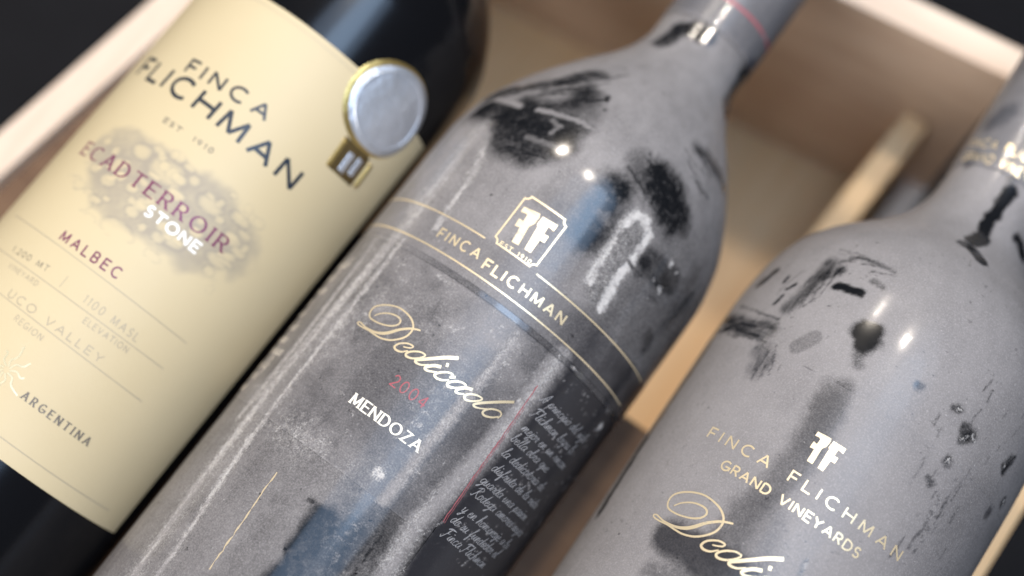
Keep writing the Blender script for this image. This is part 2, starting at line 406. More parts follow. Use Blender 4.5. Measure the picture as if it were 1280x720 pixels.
def revolve(b, name, mat, parent, t_lo, t_hi, off=0.0, fine=None, paint=None, caps=True, dth=0.45):
    ts = axis_samples(t_lo, t_hi, *fine) if fine else np.arange(t_lo, t_hi + 1e-6, 1.0)
    ts = np.unique(np.concatenate([ts, [p[0] for p in b.pts if t_lo <= p[0] <= t_hi and not (fine and fine[0] - 1 < p[0] < fine[1] + 1)]]))
    if fine:
        step = dth / b.R
        th = np.concatenate([np.arange(radians(-104), radians(104), step), np.linspace(radians(104), radians(256), 40)[:-1]])
    else: th = np.linspace(-pi, pi, 161)[:-1]
    T, A = np.meshgrid(ts, th, indexing='ij'); r = b.prof(T) + off
    P = np.stack([r * np.sin(A), T, r * np.cos(A)], -1).reshape(-1, 3)
    attrs = paint(P) if paint else None
    F = grid_faces(len(ts), len(th), True)
    if caps:
        n = len(th); k = len(P)
        P = np.vstack([P, [[0, ts[0] + 4, 0], [0, ts[-1], 0]]])
        i = np.arange(n); j = (i + 1) % n
        F = np.vstack([F, np.stack([i, j, np.full(n, k), np.full(n, k)], -1)[:0]])
        tri = [(int(a), int(c), k) for a, c in zip(i, j)]
        base = (len(ts) - 1) * n
        tri2 = [(base + int(c), base + int(a), k + 1) for a, c in zip(i, j)]
        if attrs: attrs = {q: np.concatenate([v, [0.8, 0.8] if q == 'dust' else [0, 0]]) for q, v in attrs.items()}
        me_o = mesh_obj(name, b.out(P), F, mat, parent, True, None)
        bm = bmesh.new(); bm.from_mesh(me_o.data); bm.verts.ensure_lookup_table()
        for f in tri + tri2: bm.faces.new([bm.verts[q] for q in f]).smooth = False
        bm.to_mesh(me_o.data); bm.free()
        for q, v in (attrs or {}).items():
            at = me_o.data.attributes.new(q, 'FLOAT', 'POINT'); at.data.foreach_set('value', np.asarray(v, np.float32))
        return me_o
    return mesh_obj(name, b.out(P), F, mat, parent, True, attrs)
def patch(b, name, mat, parent, s0, s1, t0, t1, off, step=0.5, paint=None, edge=None):
    """a label: thin sheet on the glass; edge(s,t) may wobble its outline"""
    ss = np.linspace(s0, s1, int((s1 - s0) / step) + 2); ts = np.linspace(t0, t1, int((t1 - t0) / step) + 2)
    T, A = np.meshgrid(ts, ss, indexing='ij')
    O = np.full(T.shape, off)
    T = T.copy(); A = A.copy()
    r = b.prof(T) + O; th = A / b.R
    P = np.stack([r * np.sin(th), T, r * np.cos(th)], -1).reshape(-1, 3)
    return mesh_obj(name, b.out(P), grid_faces(len(ts), len(ss)), mat, parent, True, paint(P) if paint else None)

# ---- strokes and lettering printed on a bottle
def catmull(pts, n=6):
    p = [np.asarray(q, float) for q in pts]
    if len(p) < 3: return np.array(p)
    closed = np.allclose(p[0], p[-1])
    p = ([p[-2]] if closed else [2 * p[0] - p[1]]) + p + ([p[1]] if closed else [2 * p[-1] - p[-2]])
    out = []
    for i in range(1, len(p) - 2):
        for k in range(n):
            q = k / n
            out.append(0.5 * ((2 * p[i]) + (-p[i-1] + p[i+1]) * q + (2*p[i-1] - 5*p[i] + 4*p[i+1] - p[i+2]) * q*q + (-p[i-1] + 3*p[i] - 3*p[i+1] + p[i+2]) * q**3))
    out.append(p[-2]); return np.array(out)
class Print:
    def __init__(s, b, off): s.b, s.off, s.V, s.F, s.k = b, off, [], [], 0
    def ribbon(s, pts, w, maxseg=1.2):
        """pts in (s,t) mm; w: width or per-point widths"""
        pts = np.asarray(pts, float); w = np.broadcast_to(np.asarray(w, float), (len(pts),))
        Q = [pts[0]]; W = [w[0]]
        for i in range(len(pts) - 1):
            n = max(1, int(np.ceil(np.linalg.norm(pts[i+1] - pts[i]) / maxseg)))
            for j in range(1, n + 1):
                Q.append(pts[i] + (pts[i+1] - pts[i]) * j / n); W.append(w[i] + (w[i+1] - w[i]) * j / n)
        Q = np.array(Q); W = np.array(W)
        d = np.diff(Q, axis=0); d /= np.maximum(np.linalg.norm(d, axis=1), 1e-9)[:, None]
        tn = np.vstack([d[:1], d[:-1] + d[1:], d[-1:]]); L = np.linalg.norm(tn, axis=1); L[L < 1e-6] = 1
        tn /= L[:, None]
        nv = np.stack([-tn[:, 1], tn[:, 0]], -1)
        mit = np.ones(len(Q)); mit[1:-1] = 1 / np.clip(np.abs((nv[1:-1] * np.stack([-d[:-1, 1], d[:-1, 0]], -1)).sum(1)), 0.6, 1)
        a = Q + nv * (W * mit)[:, None] / 2; c = Q - nv * (W * mit)[:, None] / 2
        off = s.off + s.k * 0.002; s.k = (s.k + 1) % 30
        base = len(s.V)
        P = s.b.surf(np.vstack([a, c]), off); n = len(Q)
        s.V.extend(list(P)); s.F.extend([(base + i, base + i + 1, base + n + i + 1, base + n + i) for i in range(n - 1)])
    def poly(s, pts):
        pts = np.asarray(pts, float); base = len(s.V)
        off = s.off + 0.05
        s.V.extend(list(s.b.surf(pts, off)))
        s.F.extend([tuple(base + i for i in t) for t in tessellate_polygon([[Vector((*p, 0)) for p in pts]])])
    def build(s, name, mat, parent):
        # faces all look outwards
        V = np.array(s.V); F = []
        for f in s.F:
            a, b_, c = V[f[0]], V[f[1]], V[f[2]]
            n = np.cross(b_ - a, c - a); o = (a + b_ + c) / 3
            F.append(f if n[0] * o[0] + n[2] * o[2] > 0 else tuple(reversed(f)))
        return mesh_obj(name, s.b.out(V), F, M[mat], parent, False)

def arc(cx, cy, rx, ry, a0, a1, n=14):
    return [(cx + rx * cos(radians(a)), cy + ry * sin(radians(a))) for a in np.linspace(a0, a1, n)]
G = {   # capitals: (advance width, strokes) on a cap height of 1
 'A': (.84, [[(0, 0), (.42, 1)], [(.42, 1), (.84, 0)], [(.16, .33), (.68, .33)]]),
 'B': (.62, [[(0, 0), (0, 1)], [(0, 1), (.3, 1)] + arc(.32, .76, .25, .24, 90, -90) + [(0, .52)], [(.3, .52)] + arc(.34, .26, .28, .26, 90, -90) + [(0, 0)]]),
 'C': (.84, [arc(.47, .5, .47, .5, 50, 310, 22)]),
 'D': (.76, [[(0, 0), (0, 1)], [(0, 1), (.26, 1)] + arc(.28, .5, .48, .5, 90, -90, 18) + [(0, 0)]]),
 'E': (.56, [[(0, 0), (0, 1)], [(0, 1), (.56, 1)], [(0, .52), (.48, .52)], [(0, 0), (.56, 0)]]),
 'F': (.54, [[(0, 0), (0, 1)], [(0, 1), (.54, 1)], [(0, .5), (.46, .5)]]),
 'G': (.88, [arc(.47, .5, .47, .5, 50, 345, 24), [(.5, .42), (.92, .42)], [(.9, .42), (.9, .1)]]),
 'H': (.74, [[(0, 0), (0, 1)], [(.74, 0), (.74, 1)], [(0, .52), (.74, .52)]]),
 'I': (.02, [[(0, 0), (0, 1)]]),
 'L': (.52, [[(0, 0), (0, 1)], [(0, 0), (.52, 0)]]),
 'M': (.92, [[(0, 0), (.06, 1)], [(.06, 1), (.46, .08)], [(.46, .08), (.86, 1)], [(.86, 1), (.92, 0)]]),
 'N': (.74, [[(0, 0), (0, 1)], [(0, 1), (.74, 0)], [(.74, 0), (.74, 1)]]),
 'O': (.94, [arc(.47, .5, .47, .5, 90, 450, 30)]),
 'P': (.56, [[(0, 0), (0, 1)], [(0, 1), (.28, 1)] + arc(.3, .74, .26, .26, 90, -90) + [(0, .48)]]),
 'R': (.64, [[(0, 0), (0, 1)], [(0, 1), (.3, 1)] + arc(.32, .74, .27, .26, 90, -90) + [(0, .48)], [(.3, .48), (.64, 0)]]),
 'S': (.56, [arc(.29, .74, .25, .26, 30, 250, 14) + arc(.28, .26, .27, .26, 70, -150, 14)]),
 'T': (.7, [[(.35, 0), (.35, 1)], [(0, 1), (.7, 1)]]),
 'U': (.7, [[(0, 1), (0, .32)] + arc(.35, .32, .35, .32, 180, 360) + [(.7, 1)]]),
 'V': (.8, [[(0, 1), (.4, 0)], [(.4, 0), (.8, 1)]]),
 'Y': (.76, [[(0, 1), (.38, .45)], [(.76, 1), (.38, .45)], [(.38, .45), (.38, 0)]]),
 'Z': (.66, [[(.03, 1), (.66, 1)], [(.66, 1), (0, 0)], [(0, 0), (.66, 0)]]),
 '0': (.62, [arc(.31, .5, .31, .5, 90, 450, 26)]),
 '1': (.2, [[(0, .8), (.18, 1)], [(.18, 1), (.18, 0)]]),
 '2': (.56, [arc(.27, .7, .27, .3, 165, -40, 14) + [(0, 0)], [(0, 0), (.58, 0)]]),
 '4': (.66, [[(.48, 0), (.48, 1)], [(.48, 1), (0, .28)], [(0, .28), (.66, .28)]]),
 '7': (.55, [[(0, 1), (.55, 1)], [(.55, 1), (.16, 0)]]),
 '9': (.58, [arc(.29, .68, .28, .31, 90, 450, 20), [(.57, .66), (.34, 0)]]),
 '.': (.06, [[(0, 0), (.06, 0)]]), ',': (.08, [[(.06, .05), (0, -.18)]]), ' ': (.42, []),
}
def text(pr, string, p0, p1, h_px, weight, gap=0.3, serif=False, px=True, contrast=0.0, tavg=False):
    b = pr.b
    a = b.st(*p0) if px else np.array(p0, float); c = b.st(*p1) if px else np.array(p1, float)
    h = h_px / b.pxmm if px else h_px
    if tavg: a[1] = c[1] = (a[1] + c[1]) / 2
    W = sum(G[ch][0] + gap for ch in string) - gap
    L = np.linalg.norm(c - a); ex = (c - a) / L; ey = np.array([-ex[1], ex[0]]); kx = L / W
    x = 0
    for ch in string:
        adv, strokes = G[ch]
        for q in strokes:
            q = np.array(q, float); w = weight * h
            pts = a + np.outer((x + q[:, 0]) * kx, ex) + np.outer(q[:, 1] * h, ey)
            if contrast:
                d = np.gradient(q, axis=0); an = np.arctan2(d[:, 1], d[:, 0])
                w = w * (contrast + (1 - contrast) * np.abs(np.sin(an - radians(15))))
            else: w = np.full(len(q), w)
            if len(q) == 2:                      # let the ends overlap so that corners close
                dd = (pts[1] - pts[0]) / max(np.linalg.norm(pts[1] - pts[0]), 1e-9); e = 0.0 if abs(dd @ ex) < 0.9 else weight * h / 2
                pts = np.array([pts[0] - dd * e, pts[1] + dd * e]) if ch not in 'AVMNYZ47' else pts
            pr.ribbon(pts, w)
            if serif and len(q) == 2 and abs(q[1, 1] - q[0, 1]) > 0.5 * abs(q[1, 0] - q[0, 0]):
                for e in (q[0], q[1]):
                    if e[1] < 0.02 or e[1] > 0.98:
                        m0 = a + (x + e[0]) * kx * ex + e[1] * h * ey
                        pr.ribbon([m0 - ex * 0.17 * h, m0 + ex * 0.17 * h], 0.07 * h)
        x += adv + gap
# joined handwriting, x-height 0.5, drawn upright and slanted on use
C = {
 'a': (.5, [(.4, .42), (.2, .5), (.04, .28), (.12, .02), (.3, .12), (.42, .48), (.38, .1), (.52, .04)]),
 'b': (.45, [(.0, .1), (.2, .9), (.1, 1), (.06, .6), (.08, .08), (.25, .02), (.36, .25), (.28, .45), (.46, .4)]),
 'c': (.4, [(.34, .4), (.2, .5), (.04, .3), (.1, .04), (.28, .02), (.44, .14)]),
 'd': (.52, [(.36, .42), (.18, .5), (.03, .28), (.1, .02), (.28, .12), (.46, 1), (.38, .12), (.54, .05)]),
 'e': (.4, [(.02, .2), (.28, .32), (.24, .48), (.08, .38), (.08, .08), (.24, .0), (.42, .14)]),
 'f': (.4, [(.0, .1), (.3, .85), (.22, 1), (.16, .6), (.08, -.4), (.18, -.3), (.16, .1), (.42, .12)]),
 'g': (.48, [(.38, .42), (.18, .5), (.04, .28), (.14, .04), (.34, .2), (.42, .46), (.3, -.3), (.14, -.36), (.5, .08)]),
 'h': (.5, [(.0, .1), (.22, .9), (.12, 1), (.04, .0), (.18, .42), (.32, .46), (.32, .08), (.5, .06)]),
 'i': (.24, [(.0, .1), (.12, .48), (.1, .08), (.26, .06)]),
 'j': (.26, [(.0, .1), (.16, .48), (.04, -.34), (-.08, -.24), (.26, .08)]),
 'l': (.28, [(.0, .1), (.24, .85), (.16, 1), (.08, .4), (.1, .04), (.3, .08)]),
 'm': (.72, [(.0, .1), (.1, .48), (.08, .0), (.22, .46), (.32, .4), (.3, .0), (.44, .46), (.54, .4), (.54, .06), (.74, .08)]),
 'n': (.5, [(.0, .1), (.1, .48), (.08, .0), (.22, .46), (.34, .4), (.32, .06), (.52, .08)]),
 'o': (.42, [(.3, .42), (.14, .5), (.02, .24), (.14, .0), (.32, .2), (.24, .46), (.44, .42)]),
 'p': (.46, [(.0, .1), (.14, .48), (.02, -.42), (.14, .42), (.3, .46), (.34, .16), (.16, .02), (.48, .08)]),
 'q': (.48, [(.38, .42), (.18, .5), (.04, .28), (.14, .04), (.34, .2), (.42, .46), (.34, -.4), (.5, .06)]),
 'r': (.36, [(.0, .1), (.12, .5), (.18, .4), (.3, .44), (.24, .08), (.38, .06)]),
 's': (.34, [(.0, .06), (.18, .5), (.26, .16), (.1, .0), (.36, .08)]),
 't': (.3, [(.0, .1), (.2, .85), (.12, .1), (.32, .06)]),
 'u': (.5, [(.0, .2), (.08, .48), (.08, .08), (.22, .04), (.36, .46), (.34, .08), (.52, .06)]),
 'v': (.42, [(.0, .4), (.08, .46), (.14, .02), (.34, .46), (.44, .4)]),
 'y': (.48, [(.0, .4), (.08, .46), (.1, .08), (.26, .08), (.4, .46), (.24, -.34), (.1, -.3), (.5, .08)]),
 'A': (.7, [(-.05, .1), (.1, .0), (.5, 1), (.5, .0), (.3, .4), (.66, .36)]),
 'F': (.66, [(-.1, .1), (.1, -.05), (.3, .9), (-.02, .8), (.2, 1.0), (.72, .98), (.3, .9), (.24, .5), (.5, .54)]),
 'R': (.72, [(-.08, .05), (.1, .0), (.24, .95), (-.04, .75), (.3, 1.02), (.56, .8), (.26, .5), (.6, .0), (.74, .08)]),
 ' ': (.34, None),
}
def script(pr, string, p, h, w, squeeze=1.0, slant=0.45):
    x = 0; b = pr.b
    for ch in string:
        adv, q = C[ch]
        if q:
            q = catmull(q, 4)
            pts = np.stack([p[0] + (x + q[:, 0] + slant * q[:, 1]) * h * squeeze, p[1] + q[:, 1] * h], -1)
            pr.ribbon(pts, w, 3)
            if ch == 'i' or ch == 'j':
                c0 = np.array([p[0] + (x + .14 + slant * .72) * h * squeeze, p[1] + .72 * h]); pr.ribbon([c0, c0 + (0.12 * h, 0.02 * h)], w * 1.3)
            if ch == 't':
                c0 = np.array([p[0] + (x + .02 + slant * .6) * h * squeeze, p[1] + .6 * h]); pr.ribbon([c0, c0 + (0.3 * h * squeeze, 0)], w)
        x += adv
    return x * h * squeeze

# the word traced from the photograph in two enlargements (7.2 times), then laid on the glass in mm
zA = lambda x, y: (440 + x / 7.2, 370 + y / 7.2)
zB = lambda x, y: (530 + x / 7.2, 430 + y / 7.2)
WORD = [
 ([zA(*q) for q in [(618,312),(570,300),(520,295),(440,302),(390,315),(340,330),(280,338),(220,330),(170,310),(120,280),(80,240),(55,238),(60,258),(100,285),(150,310),(200,345),(260,380),(340,398),(420,390),(490,365),(540,315),(552,260),(530,200),(480,145),(420,105),(340,85),(260,85),(200,105),(165,150),(165,195),(210,230),(270,255),(340,270),(400,265),(435,240),(432,205),(390,175),(330,158),(260,160),(205,178)]],
  [1.9,2.2,2.6,3.0,3.5,3.8,3.6,2.8,2.2,1.8,1.6,1.6,1.6,1.7,1.8,1.9,2.0,2.1,2.2,2.3,2.3,2.2,2.1,2.0,1.9,2.0,2.1,2.2,2.1,1.9,1.8,1.8,2.0,2.1,2.2,2.1,1.9,1.8,1.6,1.4]),
 ([zA(*q) for q in [(462,457),(500,466),(536,468),(550,453),(505,429),(430,429),(385,456),(398,487),(445,503),(505,494)]], [1.4,1.6,1.7,1.8,1.9,2.2,2.6,2.5,2.1,1.5]),
 ([zA(*q) for q in [(662,530),(620,506),(550,500),(492,515),(490,543),(540,562),(600,560),(650,545),(664,528)]], [2,2.2,2.5,2.9,2.9,2.5,2.2,2,2]),
 ([zB(310,128), zB(200,123), zB(100,130), zB(0,138)] + [zA(*q) for q in [(580,578),(575,598),(620,620),(690,620)]], [4.0,3.9,3.7,3.5,3.2,2.6,2.0,1.5]),
 ([zB(*q) for q in [(155,207),(85,195),(12,212),(25,238),(80,250),(120,254)]], [3.6,3.6,3.2,2.6,2,1.6]),
 ([zB(*q) for q in [(198,186),(222,194)]], [4.2,4.2]),
 ([zB(*q) for q in [(285,298),(240,300),(262,280),(220,257),(150,256),(98,275),(112,306),(165,326),(225,324)]], [3.0,3.0,2.4,2.2,2.8,3.4,3.2,2.6,1.8]),
 ([zB(*q) for q in [(378,375),(340,346),(270,336),(214,352),(218,380),(270,395),(340,390),(378,375)]], [2.2,2.3,2.8,3.3,3.2,2.5,2.2,2.2]),
 ([zB(*q) for q in [(436,412),(380,396),(318,403),(285,425),(305,444),(362,450)]], [3.4,3.3,3.2,2.7,2.1,1.6]),
 ([zB(*q) for q in [(522,490),(470,460),(400,452),(364,470),(374,500),(430,514),(500,508),(522,490)]], [2.1,2.3,2.8,3.2,3.1,2.5,2.2,2.1]),
 ([zB(*q) for q in [(810,522),(700,521),(580,526),(500,532),(446,545),(460,567),(515,580),(565,582)]], [3.3,3.4,3.4,3.4,3.0,2.4,1.8,1.4]),
 ([zB(*q) for q in [(660,668),(692,640),(680,606),(620,586),(560,590),(526,615),(545,645),(610,660),(668,654)]], [1.6,2,2.2,2.4,2.6,2.9,2.8,2.4,1.8]),
]
def word_st():
    return [(np.array([B2.st(*p) for p in pts]), np.array(w) * (0.82 if len(w) in (8, 9) and max(w) < 3.5 else 0.95) / B2.pxmm) for pts, w in WORD]
def similarity(a0, a1, b0, b1):
    """complex map sending a0->b0, a1->b1 (points in (s,t) mm)"""
    z = lambda p: complex(p[0], p[1])
    k = (z(b1) - z(b0)) / (z(a1) - z(a0))
    def f(P):
        P = np.atleast_2d(P); q = (P[:, 0] + 1j * P[:, 1] - z(a0)) * k + z(b0)
        return np.stack([q.real, q.imag], -1)
    return f, abs(k)
zD = lambda x, y: (980 + x / 10.29, 530 + y / 10.29)
FF = [[(440,100),(520,140),(612,190),(600,232),(548,296),(487,322),(365,520),(293,474),(388,325),(330,300),(383,225),(425,262),(470,195),(455,178),(400,150)],
      [(640,222),(802,325),(757,388),(700,335),(648,412),(698,442),(650,510),(600,478),(497,612),(430,566),(580,325),(573,300)]]
FF3 = [np.array([B3.st(*zD(*p)) for p in poly]) for poly in FF]

# ================================================================== bottle 1 : clean black bottle, cream label, silver seal
r1 = bottle_root(B1, 'clean black wine bottle with a cream paper label and a round silver seal')
revolve(B1, 'glass', M['glass'], r1, -170, 92)
revolve(B1, 'capsule', M['glass'], r1, 86, 137, 0.35, caps=True)
b = B1
tb = np.mean([b.st(140, 664)[1], b.st(30, 597)[1]]); tt = np.mean([b.st(345, 8)[1], b.st(445, 80)[1], b.st(400, 44)[1]])
WASH = [((200, 245), 0)]
def paint1(P):
    p = Painter(b, P, 5)
    c0 = b.hit(205, 243); th = np.arctan2(P[:, 0], P[:, 2]) * b.R
    cs = b.st(203, 246)
    ds = (th - cs[0]) / 27; dt = (P[:, 1] - cs[1]) / 12.5
    e = np.hypot(ds, dt) + (p.n2 - 0.5) * 0.55
    w = (1 - sstep(0.82, 1.05, e)) * (0.62 + 0.5 * (p.n2 - 0.42) + 0.3 * (p.n1 - 0.5))
    # printed stones: pale ovals with a darker rim
    rng = np.random.RandomState(4)
    stones = [(209, 216, 24, 15), (178, 190, 13, 9), (101, 249, 17, 11), (146, 288, 20, 11), (263, 257, 16, 9), (150, 205, 10, 7), (135, 225, 11, 8), (180, 255, 10, 7),
              (215, 300, 14, 8), (245, 290, 10, 6), (290, 300, 12, 7), (120, 210, 8, 6), (165, 235, 8, 6), (110, 275, 9, 7), (270, 325, 13, 7), (230, 262, 8, 6), (165, 265, 9, 6), (95, 228, 9, 6), (300, 275, 13, 6), (190, 320, 10, 5)]
    more = [(cs[0] + rng.uniform(-1, 1) * 24, cs[1] + rng.uniform(-1, 1) * 11, 4.7 * rng.uniform(.9, 2.2), 4.7 * rng.uniform(.6, 1.4)) for _ in range(60)]
    for k, (x, y, a, c) in enumerate(stones + more):
        q = b.st(x, y) if k < len(stones) else (x, y); d = np.hypot((th - q[0]) / (a / 4.7), (P[:, 1] - q[1]) / (c / 4.7)) + (p.n1 - 0.5) * 0.25
        rim = np.exp(-((d - 1.08) / 0.15) ** 2) * 0.22
        w = np.where(d < 1, w * (0.32 + 0.45 * sstep(0.5, 1, d)), w) + rim * (e < 1.25)
    return {'wash': np.clip(w, 0, 0.85)}
lab1 = patch(b, 'label', M['paper'], r1, -radians(100) * b.R, b.st(327, 436)[0], tb, tt, 0.08, 0.5, paint1)
O = 0.13
def word(mat, *args, **kw):
    pr = Print(b, O); text(pr, *args, **kw); return pr.build('lettering', mat, lab1)
word('black print', 'FINCA', (231, 89), (330, 151), 17, .2, .55); word('black print', 'FLICHMAN', (171, 93), (361, 236), 25, .19, .42)
word('grey print', 'EST', (204, 152), (224, 166), 6, .2, .5); word('grey print', '1910', (240, 176), (264, 192), 6, .2, .6)
word('grey print', 'ARGENTINA', (26, 497), (108, 557), 9, .22, .75, True, contrast=.4)
word('plum print', 'ECADTERROIR', (101, 192), (276, 315), 17, .17, .5, True, contrast=.4); word('plum print', 'MALBEC', (74, 299), (146, 349), 12, .16, .6)
word('white print', 'STONE', (180, 267), (243, 316), 12, .24, .4)
word('grey print', '1.200 MT', (15, 314), (58, 340), 7, .11, .5); word('pale grey print', '1100 MASL', (103, 377), (169, 427), 9.5, .11, .55)
word('pale grey print', 'TUPUNGATO, UCO VALLEY', (-62, 318), (124, 454), 9, .12, .5)
word('pale grey print', 'ELEVATION', (103, 403), (157, 441), 7, .12, .5); word('pale grey print', 'REGION', (17, 400), (50, 426), 7, .12, .5); word('pale grey print', 'VINEYARD', (10, 334), (45, 358), 6, .12, .5)
def rule(pts, w):
    pr = Print(b, O); pr.ribbon(pts, w); pr.build('printed_rule', 'pale grey print', lab1)
for p0, p1 in (((35, 280), (233, 429)), ((0, 313), (204, 461)), ((0, 367), (177, 502)), ((0, 546), (136, 638))):
    rule([b.st(*p0) - (8, 0), b.st(*p1)], 0.2)
a = b.st(80, 352); rule([a - (0, 1.6), a + (0, 1.6)], 0.2)
rule([(-50, tt - 1.6), (b.st(327, 436)[0] - 1, tt - 1.6)], 0.16)
pr = Print(b, O); c = b.st(8, 462)
for k in range(9):
    a = radians(40 * k + 12); q = np.array([cos(a), sin(a)]); n = np.array([-q[1], q[0]])
    pr.ribbon(catmull([c + q * 0.8, c + q * 2.4 + n * 0.5, c + q * 3.8 - n * 0.4, c + q * (4.6 + k % 3)], 4), 0.35)
pr.build('gilt_star', 'gilt print', lab1)
# seal: silver disc in a gold ring, with a ribbon tail
def disc(b, name, mat, parent, c, rx, ry, off, rim=0.0, hole=0.0, nr=10, na=64, dome=0.0):
    V = []; rr = np.linspace(hole, 1, nr); F = []
    for i, r in enumerate(rr):
        for k in range(na):
            a = 2 * pi * k / na; wob = 1 + (rim * sin(a * 24) if i == nr - 1 else 0)
            o_ = 0.02 if (i == nr - 1 or (i == 0 and hole)) else off + dome * (1 - r * r)
            V.append(b.surf((c[0] + rx * r * wob * cos(a), c[1] + ry * r * wob * sin(a)), o_)[0])
    for i in range(nr - 1):
        for k in range(na): F.append((i * na + k, (i + 1) * na + k, (i + 1) * na + (k + 1) % na, i * na + (k + 1) % na))
    return mesh_obj(name, b.out(np.array(V)), [f[::-1] for f in F], mat, parent, True)
sc_ = b.st(484, 138)
seal = disc(b, 'seal', M['gold foil'], r1, sc_, 13.0, 12.5, 0.40, 0.0)
disc(b, 'silver_disc', M['silver foil'], seal, b.st(486, 139), 12.5, 12.0, 0.62, 0.0, dome=0.25)
disc(b, 'raised_ring', M['silver foil'], seal, b.st(486, 139), 10.6, 10.2, 1.0, hole=0.9, nr=4)
def quad_patch(b, name, mat, parent, c, w, h, ang, off):
    n = 10; V = []; F = []
    for i in range(n + 1):
        for j in range(n + 1):
            u, v = i / n - .5, j / n - .5; e = i in (0, n) or j in (0, n)
            x = u * w * cos(ang) - v * h * sin(ang); y = u * w * sin(ang) + v * h * cos(ang)
            V.append(b.surf((c[0] + x, c[1] + y), 0.02 if e else off)[0])
    return mesh_obj(name, b.out(np.array(V)), grid_faces(n + 1, n + 1)[:, ::-1].copy(), mat, parent, True)
rb = quad_patch(b, 'ribbon', M['bronze foil'], seal, b.st(436, 202), 10.4, 9.2, radians(4), 0.36)
quad_patch(b, 'ribbon_stripe', M['gold foil'], seal, b.st(421, 190), 1.2, 8.6, radians(4), 0.46)
quad_patch(b, 'ribbon_stripe', M['silver foil'], seal, b.st(432, 203), 2.2, 6.4, radians(4), 0.46)
quad_patch(b, 'ribbon_stripe', M['silver foil'], seal, b.st(443, 209), 1.9, 5.8, radians(4), 0.46)
quad_patch(b, 'ribbon_stripe', M['gold foil'], seal, b.st(453, 220), 1.3, 7.4, radians(4), 0.46)

